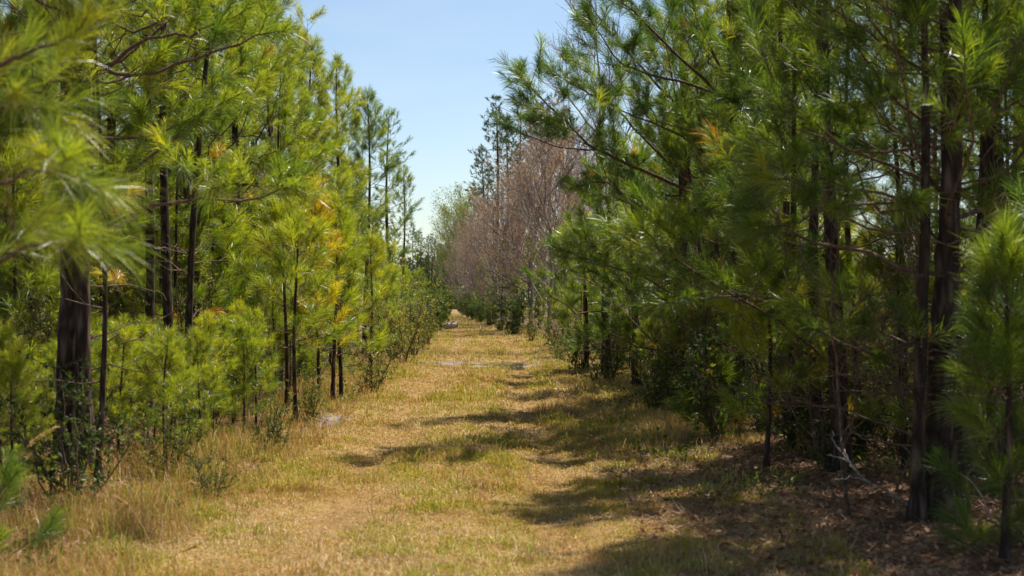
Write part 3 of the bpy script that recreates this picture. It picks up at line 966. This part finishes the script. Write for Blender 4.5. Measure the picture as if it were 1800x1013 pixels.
pole = Pool([build_pine('young_pine_tree', pine_data(770 + i, 6.5 + .4 * i, .030 + .006 * i, cb=[.38, .5, .3, .45][i], Lmax=[.9, .8, 1.0, .8][i], lod=1, tone=.38, stubs=16, dens=.5), 1) for i in range(4)])
fill(lambda Y: pole, 38, 9.8, 22, lambda Y: right_edge(Y) + 1.0 + .5 * max(0, 13 - Y) + rng.random() * 4.2, .5, .7, 1.0,
     'thin dark pole of a young pine in the shaded stand right of the trail', 'young pine poles in the right stand', 'young pine', tilt=.05)
fill(lambda Y: pole, 16, 12, 28, lambda Y: left_edge(Y) - 1.0 - rng.random() * 4.0, .6, .6, 1.0,
     'thin dark pole of a young pine in the sunlit stand left of the trail', 'young pine poles in the left stand', 'young pine', tilt=.05)
# left stand
fill(stand, 17, 14, 26, lambda Y: left_edge(Y) - 1.4 - rng.random() * 5.0, .9, .75, 1.05,
     'slim pine in the near rows of the sunlit stand left of the trail', 'pines in the near left stand', 'pine tree')
fill(stand, 36, 26, 62, lambda Y: left_edge(Y) - 1.3 - rng.random() * (6 + Y * .1), 1.0, .7, 1.0,
     'pine in the middle rows of the stand left of the trail', 'pines in the middle left stand', 'pine tree')
fill(stand, 26, 62, 170, lambda Y: left_edge(Y) - 2.2 - rng.random() * (8 + Y * .05), 1.6, .7, .95,
     'small distant pine lining the left side of the far end of the trail', 'distant pines left of the trail', 'pine tree')
# left saplings: the sunlit low front
fill(saps, 46, 10.5, 18, lambda Y: left_edge(Y) - .35 - rng.random() * 2.6, .42, .4, 1.0,
     'bright yellow green pine sapling in the crowded low front of the left stand', 'pine saplings at the front of the left stand', 'sapling')
fill(saps, 48, 17, 32, lambda Y: left_edge(Y) - .75 - rng.random() * 4.2, .5, .6, 1.5,
     'yellow green pine sapling growing under the taller pines left of the trail', 'pine saplings under the left stand', 'sapling')
fill(saps, 22, 32, 85, lambda Y: left_edge(Y) - .9 - rng.random() * 3.5, .8, .7, 1.3,
     'small pine sapling growing along the left verge far down the trail', 'pine saplings far down the left verge', 'sapling')
# right stand
fill(standr, 5, 12, 18, lambda Y: right_edge(Y) + 2.4 + rng.random() * 2.6, 1.0, .75, .95,
     'thin pine in the shaded near rows right of the trail', 'pines in the near right stand', 'pine tree')
fill(standr, 12, 18, 30, lambda Y: right_edge(Y) + 2.3 + rng.random() * 5.5, 1.1, .8, 1.0,
     'dark pine in the middle rows of the shaded stand right of the trail', 'pines in the right stand', 'pine tree')
fill(standr, 22, 30, 60, lambda Y: right_edge(Y) + 2.0 + rng.random() * 6, 1.4, .75, .95,
     'pine in the rows behind the dark crowns right of the trail', 'pines in the back of the right stand', 'pine tree')
fill(saps, 62, 12, 34, lambda Y: right_edge(Y) + .7 + rng.random() * 5.5, .5, .3, 1.1,
     'small pine sapling growing in the shade under the right stand', 'pine saplings under the right stand', 'sapling')
fill(saps, 10, 30, 58, lambda Y: right_edge(Y) + .3 + rng.random() * 2.0, .8, .6, 1.3,
     'pine sapling on the right verge near the bare purplish trees', 'pine saplings on the right verge', 'sapling')


def stand_at(pool, i, px, Y, sc, label, group, cat, rz=None):
    p = at(px, HZ, Y)
    return pool.place(i, (p[0], Y, float(gz(p[0], Y)) - .02), rng.random() * 6.28 if rz is None else rz, sc, label, group, cat)


# mature pines behind the bare trees
for i, (px, Y, sc) in enumerate([(868, 108, 1.12), (848, 128, 1.0), (884, 115, 1.07), (915, 105, 1.1), (905, 125, 1.0), (945, 112, 1.12), (975, 104, 1.1), (836, 165, .95), (855, 150, 1.0), (1000, 118, 1.15)]):
    stand_at(tallp, i, px, Y, sc, 'tall mature pine with a high dark crown behind the bare purplish trees' if i else 'tall mature pine whose high crown stands leftmost against the sky',
             'tall pines behind the bare trees' if i else None, 'pine tree')
for i, (px, Y, sc) in enumerate([(752, 260, .85), (762, 300, .95), (774, 330, .95), (742, 210, .75), (728, 190, .75), (781, 350, .9), (766, 240, .8), (757, 200, .7)]):
    stand_at(tallp, i + 1, px, Y, sc, 'dark bluish pine at the far end of the trail', 'dark pines at the far end of the trail', 'pine tree')

# bare and budding trees
bare = Pool([build_leafy('budding_tree', 800 + i, 9.0, .11, .42, 24, 7, 7, 7000, .06, .05, 'bud', first=.07, tone=.5, tvar=.28, jit=.10) for i in range(4)])
for i, (px, Y, sc, rz) in enumerate([(962, 62, 1.0, 0), (935, 70, 1.05, 1), (905, 78, 1.0, 2), (990, 66, 1.1, 3), (885, 88, .95, 4), (862, 98, .95, 5), (920, 90, 1.05, 6), (845, 112, .95, .5), (950, 84, 1.15, 1.5), (828, 130, .95, 2.5), (818, 150, .9, 3.5), (1012, 74, 1.1, 2.2), (868, 120, 1.0, 1.2), (1040, 80, 1.1, .3), (838, 145, 1.0, 4.2)]):
    lb = {0: 'nearest purplish budding tree, its dark trunk showing down to the verge',
          1: None}.get(i) or 'purplish brown budding tree in the row right of the far trail'
    stand_at(bare, i, px, Y, sc * .9, lb, None if i == 0 else 'budding trees right of the trail', 'bare tree', rz)
bt = build_leafy('bare_tree', 830, 10.5, .09, .36, 20, 7, 6, 0, .05, .03, 'bud', first=.35)
p = at(1045, HZ, 44); bt.location = (p[0], 44, 0)
tag(bt, 'leafless tree with fine dark twigs against the sky above the long pine limb', 'bare tree')
# pale spring-green trees
gl_ = Pool([build_leafy('leafing_tree', 850 + i, 13.0, .15, .4, 22, 7, 5, 6000, .16, .11, 'young_leaf', first=.25, tone=.5, tvar=.25, jit=.25) for i in range(2)])
for i, (px, Y, sc) in enumerate([(806, 185, 1.0), (818, 175, 1.05), (796, 215, .85)]):
    stand_at(gl_, i, px, Y, sc, ['pale spring green tree against the sky near the end of the trail', 'pale spring green tree right behind another of its kind near the end of the trail', 'small pale green tree beside the dark gap at the end of the trail'][i], None, 'leafing tree')

for i in range(16):
    Y = 60 + 100 * rng.random() ** 1.4; x_ = right_edge(Y) + .2 + rng.random() * 1.8
    sapf.place(i, (x_, Y, float(gz(x_, Y))), rng.random() * 6.28, .6 + .9 * rng.random(), 'small pine sapling in the hedge at the foot of the budding trees', 'pine saplings under the budding trees', 'sapling')

# ------------------------------------------------------------------ shrubs
shr = Pool([build_shrub('leafy_shrub', 900 + i, 1.3, 1.3, 12, 1700, .05, .026, tone=[.25, .4, .3][i]) for i in range(3)])
yshr = Pool([build_shrub('yellow_shrub', 920 + i, 1.7, 1.9, 14, 1500, .065, .036, tone=[.68, .6, .72][i], tvar=.16) for i in range(3)])
fshr = Pool([build_shrub('evergreen_shrub', 940 + i, 2.6, 2.4, 16, 2600, .13, .07, tone=[.3, .42, .5][i], tvar=.16, base=.05) for i in range(3)])


def shrub(pool, i, px, py, sc, label, cat='shrub', group=None):
    p = ground(px, py)
    return pool.place(i, tuple(p), rng.random() * 6.28, sc, label, group, cat)


shrub(shr, 0, 130, 905, .85, 'dark glossy leaved shrub at the foot of the two thick left trunks')
shrub(shr, 1, 290, 850, .6, 'low green leafy shrub right of the dark glossy shrub')
shrub(shr, 2, 372, 880, .32, 'tiny bush with pale shiny leaves at the left edge of the trail')
shrub(shr, 1, 470, 800, .55, 'small loose bush below the leftmost dark sapling stems')
shrub(yshr, 0, 545, 745, .45, 'small yellow leaved bush at the foot of the twin dark stems')
shrub(shr, 0, 650, 690, .7, 'dark leafy bush under the small yellow green sapling')
shrub(yshr, 1, 725, 628, 1.05, 'yellow leaved shrub spilling over the left verge, nearest to the puddle')
shrub(yshr, 2, 700, 640, 1.0, 'yellowish shrub around the lone leaning sapling stem')
shrub(yshr, 0, 748, 608, 1.0, 'yellow green shrub at the narrowest point of the left verge')
shrub(yshr, 1, 690, 615, 1.2, 'pale yellow shrub behind the lone leaning sapling')
shrub(yshr, 2, 655, 640, 1.1, 'yellow shrub between pine saplings left of the trail')
shrub(shr, 0, 1150, 725, .8, 'dark green leafy bush at the foot of the short sturdy trunk')
shrub(shr, 1, 1195, 735, .9, 'leafy bush in the shade right of the short sturdy trunk')
shrub(shr, 2, 1225, 725, 1.0, 'tall leafy bush with small glossy leaves under the long limbed pine')
shrub(shr, 0, 1060, 680, .9, 'dark bush at the shaded corner where the right verge meets the trail')
shrub(shr, 1, 1020, 655, 1.0, 'green bush at the foot of the slim pine on the right verge')
shrub(shr, 2, 985, 640, .5, 'low bush beside the puddle on the right verge')
shrub(yshr, 0, 935, 600, .8, 'brownish yellow low shrub on the right verge beyond the puddle')
shrub(yshr, 1, 975, 610, .8, 'yellow brown shrub right of the puddle under the bare trees')
for i, (px, py, sc) in enumerate([(903, 590, .95), (880, 582, .8), (862, 574, .9), (845, 568, 1.0), (835, 562, 1.0), (826, 558, 1.1), (818, 554, 1.1), (811, 551, 1.2)]):
    shrub(fshr, i, px, py, sc * (.4 + .45 * rng.random()), 'dark evergreen shrub standing nearest to the puddle under the bare trees' if i == 0 else 'dark evergreen shrub in the hedge under the bare trees right of the trail', group=None if i == 0 else 'evergreen shrubs under the bare trees')
for i, (px, py, sc) in enumerate([(768, 583, .8), (760, 575, .9), (771, 570, .8), (764, 562, 1.0), (775, 556, 1.0), (750, 590, .8), (735, 585, 1.0), (778, 551, 1.1)]):
    shrub(fshr, i + 2, px, py, sc, 'green shrub in the row along the far left verge', group='shrubs along the far left verge')
for i in range(44):
    Y = 12 + 20 * rng.random(); x_ = right_edge(Y) + .7 + rng.random() * 5.0
    r = shr.place(i, (x_, Y, float(gz(x_, Y))), rng.random() * 6.28, .35 + .9 * rng.random(), 'small leafy undergrowth bush in the shade of the right stand', 'undergrowth bushes in the right stand', 'shrub')
for i in range(34):
    Y = 11.5 + 18 * rng.random(); x_ = left_edge(Y) - .7 - rng.random() * 3.5
    r = shr.place(i, (x_, Y, float(gz(x_, Y))), rng.random() * 6.28, .3 + .6 * rng.random(), 'small leafy undergrowth bush among the saplings of the left stand', 'undergrowth bushes in the left stand', 'shrub')
brush = Pool([build_shrub('brush', 960 + i, 2.0, 1.5, 12, 2000, .05, .024, tone=.55, tvar=.16, base=.05) for i in range(3)])
for i in range(26):
    Y = 14 + 16 * rng.random(); x_ = left_edge(Y) - 1.2 - rng.random() * 5
    brush.place(i, (x_, Y, float(gz(x_, Y))), rng.random() * 6.28, .6 + .6 * rng.random(), 'light green leafy brush filling the gaps between left stand trunks', 'leafy brush in the left stand', 'brush')
for i in range(30):
    Y = 14 + 16 * rng.random(); x_ = right_edge(Y) + 1.6 + rng.random() * 6
    brush.place(i, (x_, Y, float(gz(x_, Y))), rng.random() * 6.28, .6 + .7 * rng.random(), 'light green leafy brush filling the gaps between right stand trunks', 'leafy brush in the right stand', 'brush')
# sunlit bushes in the clearing behind the right stand
for i in range(60):
    Y = 22 + 50 * rng.random(); x_ = right_edge(Y) + 6.0 + Y * .05 + rng.random() * 6
    yshr.place(i, (x_, Y, float(gz(x_, Y))), rng.random() * 6.28, .9 + .6 * rng.random(), 'sunlit yellow green bush in the clearing behind the right stand', 'bushes in the clearing behind the right stand', 'shrub')

# leafless saplings tangled in the shade
bs = Pool([build_leafy('bare_sapling', 980 + i, 2.3, .014, .45, 9, 5, 4, 0, .05, .03, 'bud', first=.15, thin=.4, wood='twig') for i in range(4)])
for i in range(34):
    Y = 9.6 + 12 * rng.random(); x_ = right_edge(Y) + .8 + rng.random() * (1.2 + .16 * Y)
    bs.place(i, (x_, Y, float(gz(x_, Y))), rng.random() * 6.28, .4 + .7 * rng.random(), 'leafless twiggy sapling in the shade under the right stand', 'leafless saplings under the right stand', 'sapling', (rng.normal() * .25, rng.normal() * .25))
for i in range(14):
    Y = 11.5 + 14 * rng.random(); x_ = left_edge(Y) - .5 - rng.random() * 3
    bs.place(i, (x_, Y, float(gz(x_, Y))), rng.random() * 6.28, .4 + .5 * rng.random(), 'leafless twiggy sapling at the foot of the left stand', 'leafless saplings under the left stand', 'sapling', (rng.normal() * .25, rng.normal() * .25))
# green pines mixed into the budding trees, and the dark end of the trail
for i, (px, Y, sc) in enumerate([(882, 84, .62), (932, 68, .55), (968, 74, .7), (1000, 70, .8), (848, 104, .6), (905, 96, .75), (990, 58, .5)]):
    stand_at(far if Y > 65 else mid, i, px, Y, sc, 'green pine standing among the purplish budding trees', 'green pines among the budding trees', 'pine tree')
for i, (px, Y, sc) in enumerate([(781, 232, .68), (786, 240, .72), (791, 236, .66), (797, 228, .62), (789, 252, .74), (774, 246, .72), (803, 250, .7), (794, 258, .72)]):
    stand_at(tallp, i, px, Y, sc, 'dark pine closing the far end of the trail', 'dark pines closing the trail', 'pine tree')
for i in range(10):
    stand_at(fshr, i, 776 + i * 3.2, 212 + 10 * rng.random(), .8 + .5 * rng.random(), 'dark shrub across the far end of the trail', 'shrubs closing the trail', 'shrub')
bs.purge()
for pl in (near, nearr, mid, far, brush, pole, tallp, sapn, sapf, bare, gl_, shr, yshr, fshr): pl.purge()

# ------------------------------------------------------------------ small things
# dry plume stalks in the left foreground
rs = np.random.default_rng(9)


def stalk(pts, label, plume=.16):
    P = np.array([at(*p) for p in pts]); base = P[0].copy(); base[2] = float(gz(base[0], base[1]))
    P[0] = base
    root = thing('dry_grass_stalk', label, 'grass stalk', tuple(base))
    ln = spline(P - base, 14)
    V, F = tubes(ln[None], np.linspace(.0028, .0012, 14)[None], 4)
    g = Geo(); g.add(V, F, np.full(len(V), .8)); g.obj('stem', M['grass'], root)
    n = 150
    u = 1 - plume * 3 * rs.random(n) * .8; u = np.clip(u, 0, .999) * 13
    j = np.minimum(u.astype(int), 12); f = (u - j)[:, None]
    p = ln[j] * (1 - f) + ln[j + 1] * f; t = unit(ln[j + 1] - ln[j])
    V, F, A = leaves(rs, p, t * 1.3 + rs.normal(size=(n, 3)) * .35, .035, .006, np.clip(.85 + rs.normal(size=n) * .1, 0, 1))
    mesh_obj('seed_head', V, F, M['grass'], root, {'tone': A})


stalk([(90, 960, 9.0), (35, 830, 9.0), (55, 780, 8.9), (98, 752, 8.8)], 'tall tan plume of dry grass arching right at the far left')
stalk([(215, 900, 10.5), (190, 850, 10.5), (180, 800, 10.4)], 'short tan seed stalk in front of the dark glossy shrub')
stalk([(248, 920, 10), (250, 830, 10), (255, 800, 9.9), (268, 782, 9.8)], 'pale dry plume standing upright right of the dark glossy shrub')
stalk([(232, 920, 10), (230, 860, 10), (226, 825, 10)], 'pale straight seed stalk left of the upright plume')
stalk([(362, 905, 10.5), (350, 880, 10.5), (335, 850, 10.4), (340, 850, 10.3)], 'pale bent seed stalk at the left edge of the trail')
stalk([(270, 935, 9.2), (235, 900, 9.2), (205, 875, 9.1)], 'tan stalk leaning left over the verge grass')
stalk([(290, 985, 8.6), (310, 975, 8.6), (345, 960, 8.5)], 'tan stalk lying low over the grass at the bottom left')


def dead_branch(name, label, paths, r0, mat='deadwood', cat='branch'):
    P0 = np.array([at(*p) for p in paths[0]]); base = P0[0].copy(); base[2] = float(gz(base[0], base[1])) + .01
    root = thing(name, label, cat, tuple(base))
    for i, pth in enumerate(paths):
        P = np.array([at(*p) for p in pth]) - base
        if i == 0: P[0] = 0
        ln = spline(P, 16); ln[1:] += rs.normal(size=(15, 3)) * .006
        V, F = tubes(ln[None], np.linspace(r0 * (1 if i == 0 else .6), r0 * .25, 16)[None], 6)
        g = Geo(); g.add(V, F); g.obj('stem' if i == 0 else 'twig', M[mat], root, smooth=True)


dead_branch('fallen_branch', 'bare grey fallen branch leaning up in front of the dark right trunks',
            [[(1630, 925, 9.9), (1570, 870, 9.9), (1510, 835, 9.8), (1470, 780, 9.8), (1462, 755, 9.8)],
             [(1545, 855, 9.85), (1500, 840, 9.8), (1465, 845, 9.7)], [(1510, 835, 9.8), (1485, 810, 9.7), (1455, 800, 9.7)],
             [(1490, 806, 9.8), (1478, 770, 9.9), (1492, 750, 9.9)]], .012)
dead_branch('fallen_branch', 'thin grey dead twig spray low among the trunks at the right edge',
            [[(1745, 875, 9.6), (1710, 850, 9.6), (1660, 825, 9.5), (1640, 830, 9.5)], [(1700, 845, 9.6), (1715, 815, 9.5), (1750, 850, 9.5)]], .008)
dead_branch('fallen_branch', 'dry stick arching over the grass at the shaded right edge of the trail',
            [[(1150, 790, 15.2), (1125, 755, 15.2), (1110, 752, 15.1), (1080, 762, 15.1)]], .006)
dead_branch('fallen_branch', 'thin fallen stick lying flat across the shaded grass of the trail',
            [[(990, 918, 10.2), (930, 922, 10.2), (880, 930, 10.0)]], .006)
# weathered log beside the far trail
g = Geo()
P = np.array([at(776, 575, 72), at(783, 578, 72), at(790, 581, 72), at(797, 584, 72)]); base = P[0].copy(); base[2] = float(gz(base[0], base[1]))
root = thing('fallen_log', 'short pale weathered log lying at the left edge of the far trail', 'log', tuple(base))
d = np.array([.66, -.3, .05])
P = np.array([[0, 0, .16], d * .4 + [0, 0, .16], d * .9 + [0, 0, .15], d * 1.2 + [0, 0, .14]])
V, F = tubes(P[None], np.array([[.13, .15, .14, .11]]), 9); g.add(V, F); g.obj('trunk', M['deadwood'], root, smooth=True)
g = Geo(); V, F = tubes(np.array([[[.4, -.1, .2], [.55, -.35, .38], [.65, -.5, .42]], [[.6, -.2, .2], [.8, .0, .4], [.95, .1, .46]]]), np.array([[.05, .04, .02]] * 2), 6)
g.add(V, F); g.obj('branch', M['deadwood'], root, smooth=True)

# ------------------------------------------------------------------ far woods: one mass on the horizon
rw = np.random.default_rng(12)
g = Geo(); wood = Geo()
n = 900
ang = np.radians(-30 + 60 * rw.random(n)); R = 330 + 120 * rw.random(n)
for i in range(n):
    x_, y_ = math.sin(ang[i]) * R[i], math.cos(ang[i]) * R[i]
    h = 9 + 5 * rw.random()
    V, F = tubes(np.array([[[x_, y_, -.5], [x_, y_, h * .5], [x_, y_, h]]]), np.array([[.2, .14, .04]]), 4); wood.add(V, F)
    m = 150
    zz = h * (.12 + .88 * rw.random(m) ** .8)
    rr = 2.1 * (1.05 - zz / h) ** .6 * np.sqrt(rw.random(m)); a = rw.random(m) * 6.28
    p = np.stack([x_ + rr * np.cos(a), y_ + rr * np.sin(a), zz], 1)
    V, F, A = leaves(rw, p, rw.normal(size=(m, 3)) + [0, 0, .2], 1.0, .55, np.clip(.25 + rw.normal(size=m) * .15, 0, 1)); g.add(V, F, A)
V, F, A = g.get(); V2, F2, A2 = wood.get()
mi = np.zeros(len(F) + len(F2), int); mi[len(F):] = 1
tag(mesh_obj('distant_forest', np.vstack([V, V2]), np.vstack([F, F2 + len(V)]), [M['needle_far'], M['bark']], None, {'tone': np.concatenate([A, A2])}, mat_idx=mi), kind='stuff')


# ------------------------------------------------------------------ light, sky, view
SUN_EL, SUN_AZ = math.radians(61), math.radians(50)
s = Vector((math.sin(SUN_AZ) * math.cos(SUN_EL), math.cos(SUN_AZ) * math.cos(SUN_EL), math.sin(SUN_EL)))
sl = bpy.data.lights.new("sun", 'SUN'); sl.energy = 5.0; sl.angle = math.radians(.5); sl.color = (1, .95, .86)
so = bpy.data.objects.new("sun", sl); C.objects.link(so)
so.rotation_euler = s.to_track_quat('Z', 'Y').to_euler(); so.location = (20, 20, 40)
w = bpy.data.worlds.new("World"); SC.world = w; w.use_nodes = True
t = w.node_tree; t.nodes.clear()
sky = t.nodes.new('ShaderNodeTexSky'); sky.sky_type = 'NISHITA'; sky.sun_disc = False
sky.sun_elevation = SUN_EL; sky.sun_rotation = SUN_AZ
sky.air_density = 1.0; sky.dust_density = .5; sky.ozone_density = 1.2; sky.altitude = 100
bg = t.nodes.new('ShaderNodeBackground'); bg.inputs['Strength'].default_value = .078
ow = t.nodes.new('ShaderNodeOutputWorld')
tc = t.nodes.new('ShaderNodeTexCoord')
mp = t.nodes.new('ShaderNodeMapping'); mp.inputs['Scale'].default_value = (3, 3, 14)
nz = t.nodes.new('ShaderNodeTexNoise'); nz.inputs['Scale'].default_value = 1.6; nz.inputs['Detail'].default_value = 6
mr = t.nodes.new('ShaderNodeMapRange'); mr.inputs[1].default_value = .5; mr.inputs[2].default_value = .8; mr.inputs[3].default_value = 0; mr.inputs[4].default_value = .13
mxs = t.nodes.new('ShaderNodeMix'); mxs.data_type = 'RGBA'; mxs.inputs[7].default_value = (7, 7.4, 7.8, 1)
t.links.new(tc.outputs['Generated'], mp.inputs[0]); t.links.new(mp.outputs[0], nz.inputs['Vector']); t.links.new(nz.outputs['Fac'], mr.inputs[0])
t.links.new(mr.outputs[0], mxs.inputs[0]); t.links.new(sky.outputs[0], mxs.inputs[6])
t.links.new(mxs.outputs[2], bg.inputs[0]); t.links.new(bg.outputs[0], ow.inputs[0])
SC.view_settings.view_transform = 'Standard'
SC.view_settings.look = 'None'
SC.view_settings.exposure = 0.9
SC.view_settings.gamma = 1.0
